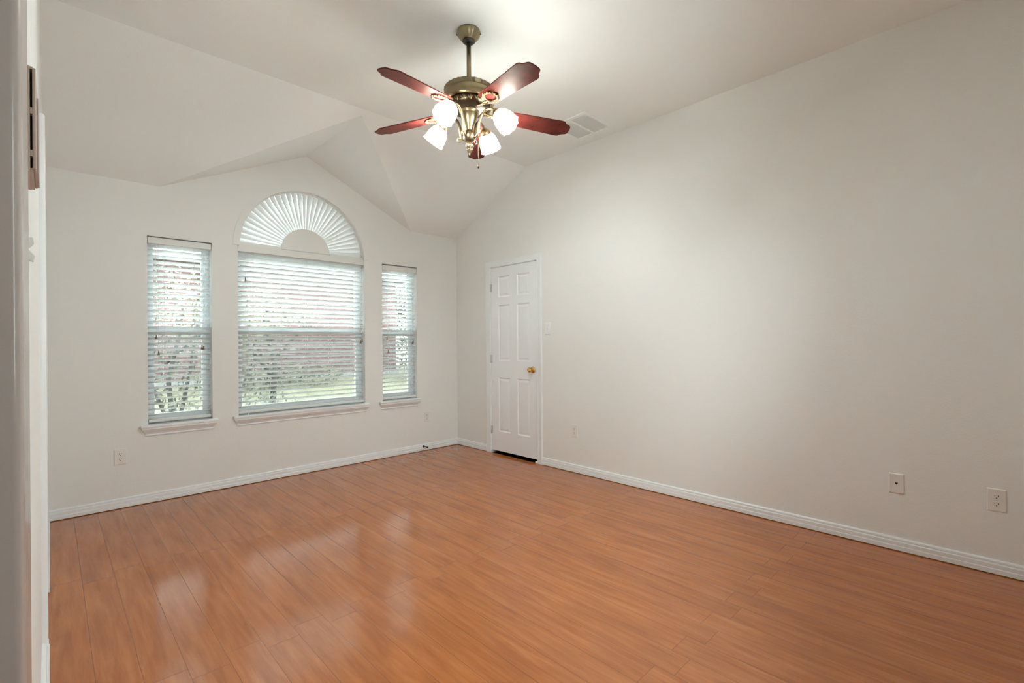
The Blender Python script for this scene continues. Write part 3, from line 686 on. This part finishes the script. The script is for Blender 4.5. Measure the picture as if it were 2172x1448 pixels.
fn.location = (1.739, 2.146, ZC + .029); fn.scale = (1.0163,) * 3  # whole fan scaled about the camera and pushed back along the line of sight

# ------------------------------------------------------------------ outside
g = MB(); gz = lambda y: -0.25 + max(0.0, min(1.0, (y - 5.2) / 7.0)) * 0.55
for i in range(12):
    ya, yb2 = 4.75 + i * 1.2, 4.75 + (i + 1) * 1.2
    g.add([(-8, ya, gz(ya)), (22, ya, gz(ya)), (22, yb2, gz(yb2)), (-8, yb2, gz(yb2))], [(0, 1, 2, 3)])
gr = g.build('ground', LAWN); S(gr, 'pale green lawn outside the windows rising to the brick house', 'lawn')
YH = 13.0
hs = thing('brick_house', 'red brick neighbouring house with white eave beyond the lawn', 'house', (4.0, YH, .3))
MB().box(0.9, 7.6, YH, YH + 5, .1, 3.08).build('brick_wall', BRICK, hs)
MB().box(0.85, 7.65, YH - .06, YH, .05, .42).build('foundation', CONC, hs)
MB().box(0.5, 8.0, YH - .45, YH + 5.4, 3.08, 3.30).build('eave', FASCIA, hs)
MB().add([(.5, YH - .5, 3.30), (8, YH - .5, 3.30), (8, YH + 5.5, 3.30), (.5, YH + 5.5, 3.30), (.9, YH + 2.5, 4.9), (7.6, YH + 2.5, 4.9)], [(0, 1, 5, 4), (2, 3, 4, 5), (1, 2, 5), (3, 0, 4), (3, 2, 1, 0)]).build('roof', ROOFM, hs)

def leaves(m, centre, rx, ry, rz, n, size, rng):
    for _ in range(n):
        while True:
            p = Vector((rng.uniform(-1, 1), rng.uniform(-1, 1), rng.uniform(-1, 1)))
            if p.length <= 1: break
        p = Vector(centre) + Vector((p.x * rx, p.y * ry, p.z * rz))
        a = Vector((rng.gauss(0, 1), rng.gauss(0, 1), rng.gauss(0, 1))).normalized(); b = a.orthogonal().normalized()
        s = size * rng.uniform(.6, 1.3)
        m.add([p - a * s, p + b * s * .42, p + a * s, p - b * s * .42], [(0, 1, 2, 3)])
def tree(name, label, cat, base, trunks, clumps, n, size, leaf, seed, group=None):
    rng = random.Random(seed); r = thing(name, label, cat, base, group)
    if trunks:
        tm = MB()
        for pts, rad in trunks: tm.tube([Vector(base) + Vector(p) for p in pts], [rad * (1 - .6 * i / (len(pts) - 1)) for i in range(len(pts))], 8)
        tm.build('trunk', BARK, r, True)
    fm = MB()
    for c_ in clumps: leaves(fm, Vector(base) + Vector(c_[:3]), c_[3], c_[4], c_[5], int(n * c_[6]), size, rng)
    fm.build('foliage', leaf, r)
    return r
tree('garden_tree', 'thin multi trunk tree with loose leaves outside the narrow window farthest from the door', 'tree', (1.28, 8.4, gz(8.4)),
     [([(0, 0, 0), (-.06, 0, .7), (.10, .1, 1.4), (.0, .1, 2.3)], .038), ([(.05, 0, 0), (.22, .1, .8), (.34, .1, 1.7), (.5, .2, 2.4)], .03), ([(-.03, 0, 0), (-.30, .1, .8), (-.42, 0, 1.7)], .028), ([(.1, .1, 1.1), (.5, .0, 1.5), (.75, 0, 1.9)], .02), ([(-.1, .1, .9), (.2, .0, 1.25), (.5, 0, 1.35)], .018)],
     [(0, 0, 1.9, .9, .6, .45, .6), (.5, .1, 1.55, .6, .5, .3, .3), (-.4, 0, 1.5, .5, .5, .4, .3), (.2, 0, .9, .8, .5, .5, .45), (.1, 0, .3, .7, .5, .3, .25)], 800, .045, LEAF2, 1)
tree('garden_tree', 'olive leafed tree in front of the bricks outside the wide middle window', 'tree', (3.0, 9.6, gz(9.6)),
     [([(0, 0, 0), (.05, 0, .7), (-.1, .1, 1.5), (0, .1, 2.4)], .06), ([(0, 0, .5), (-.4, .1, 1.1), (-.7, .1, 1.9)], .035), ([(0, 0, .8), (.5, .1, 1.3), (.9, .1, 1.9)], .03)],
     [(-.45, 0, 1.75, .9, .6, .5, .5), (.3, .1, 1.55, .7, .5, .3, .25)], 1000, .055, LEAF2, 2)
tree('garden_shrub', 'dark green low shrub bed on the lawn outside the wide middle window', 'shrub', (4.2, 11.6, gz(11.6)), [], [(0, 0, .22, 1.1, .6, .30, .7), (-1.3, -.3, .2, .9, .6, .30, .5)], 900, .06, LEAF, 3)
tree('garden_tree', 'thin dark trunked sapling close to the glass outside the wide middle window', 'tree', (1.55, 6.6, gz(6.6)),
     [([(0, 0, 0), (.04, .05, .7), (-.06, .1, 1.5), (.0, .1, 2.2)], .035), ([(.01, .02, .5), (.25, .05, 1.0), (.45, .05, 1.5)], .02), ([(.0, .02, .8), (-.2, .05, 1.2), (-.3, 0, 1.7)], .018)],
     [(.05, 0, 1.45, .5, .35, .55, .6), (.45, .05, 1.35, .35, .3, .3, .3), (-.25, 0, 1.7, .3, .3, .3, .2)], 420, .05, LEAF2, 9)
tree('garden_shrub', 'sparse green shrub near the glass outside the wide middle window', 'shrub', (2.15, 7.2, gz(7.2)), [], [(0, 0, .30, .55, .5, .36, 1.0)], 420, .05, LEAF, 4)
tree('garden_shrub', 'tall green shrub outside the narrow window nearest the door', 'shrub', (7.3, 11.2, gz(11.2)), [([(0, 0, 0), (0, 0, 1.5)], .05)], [(0, 0, .9, .75, .6, .9, 1.0), (.6, .2, 2.0, .8, .6, .8, .8)], 1600, .065, LEAF, 5)
tree('garden_tree', 'background tree beyond the end of the brick house', 'tree', (10.2, 15.0, .25), [([(0, 0, 0), (.1, 0, 2.0), (0, 0, 4.0)], .14)], [(0, 0, 3.4, 1.8, 1.4, 1.6, 1.0), (-1.0, 0, 2.0, 1.0, 1.0, .8, .4)], 1900, .12, LEAF, 6)
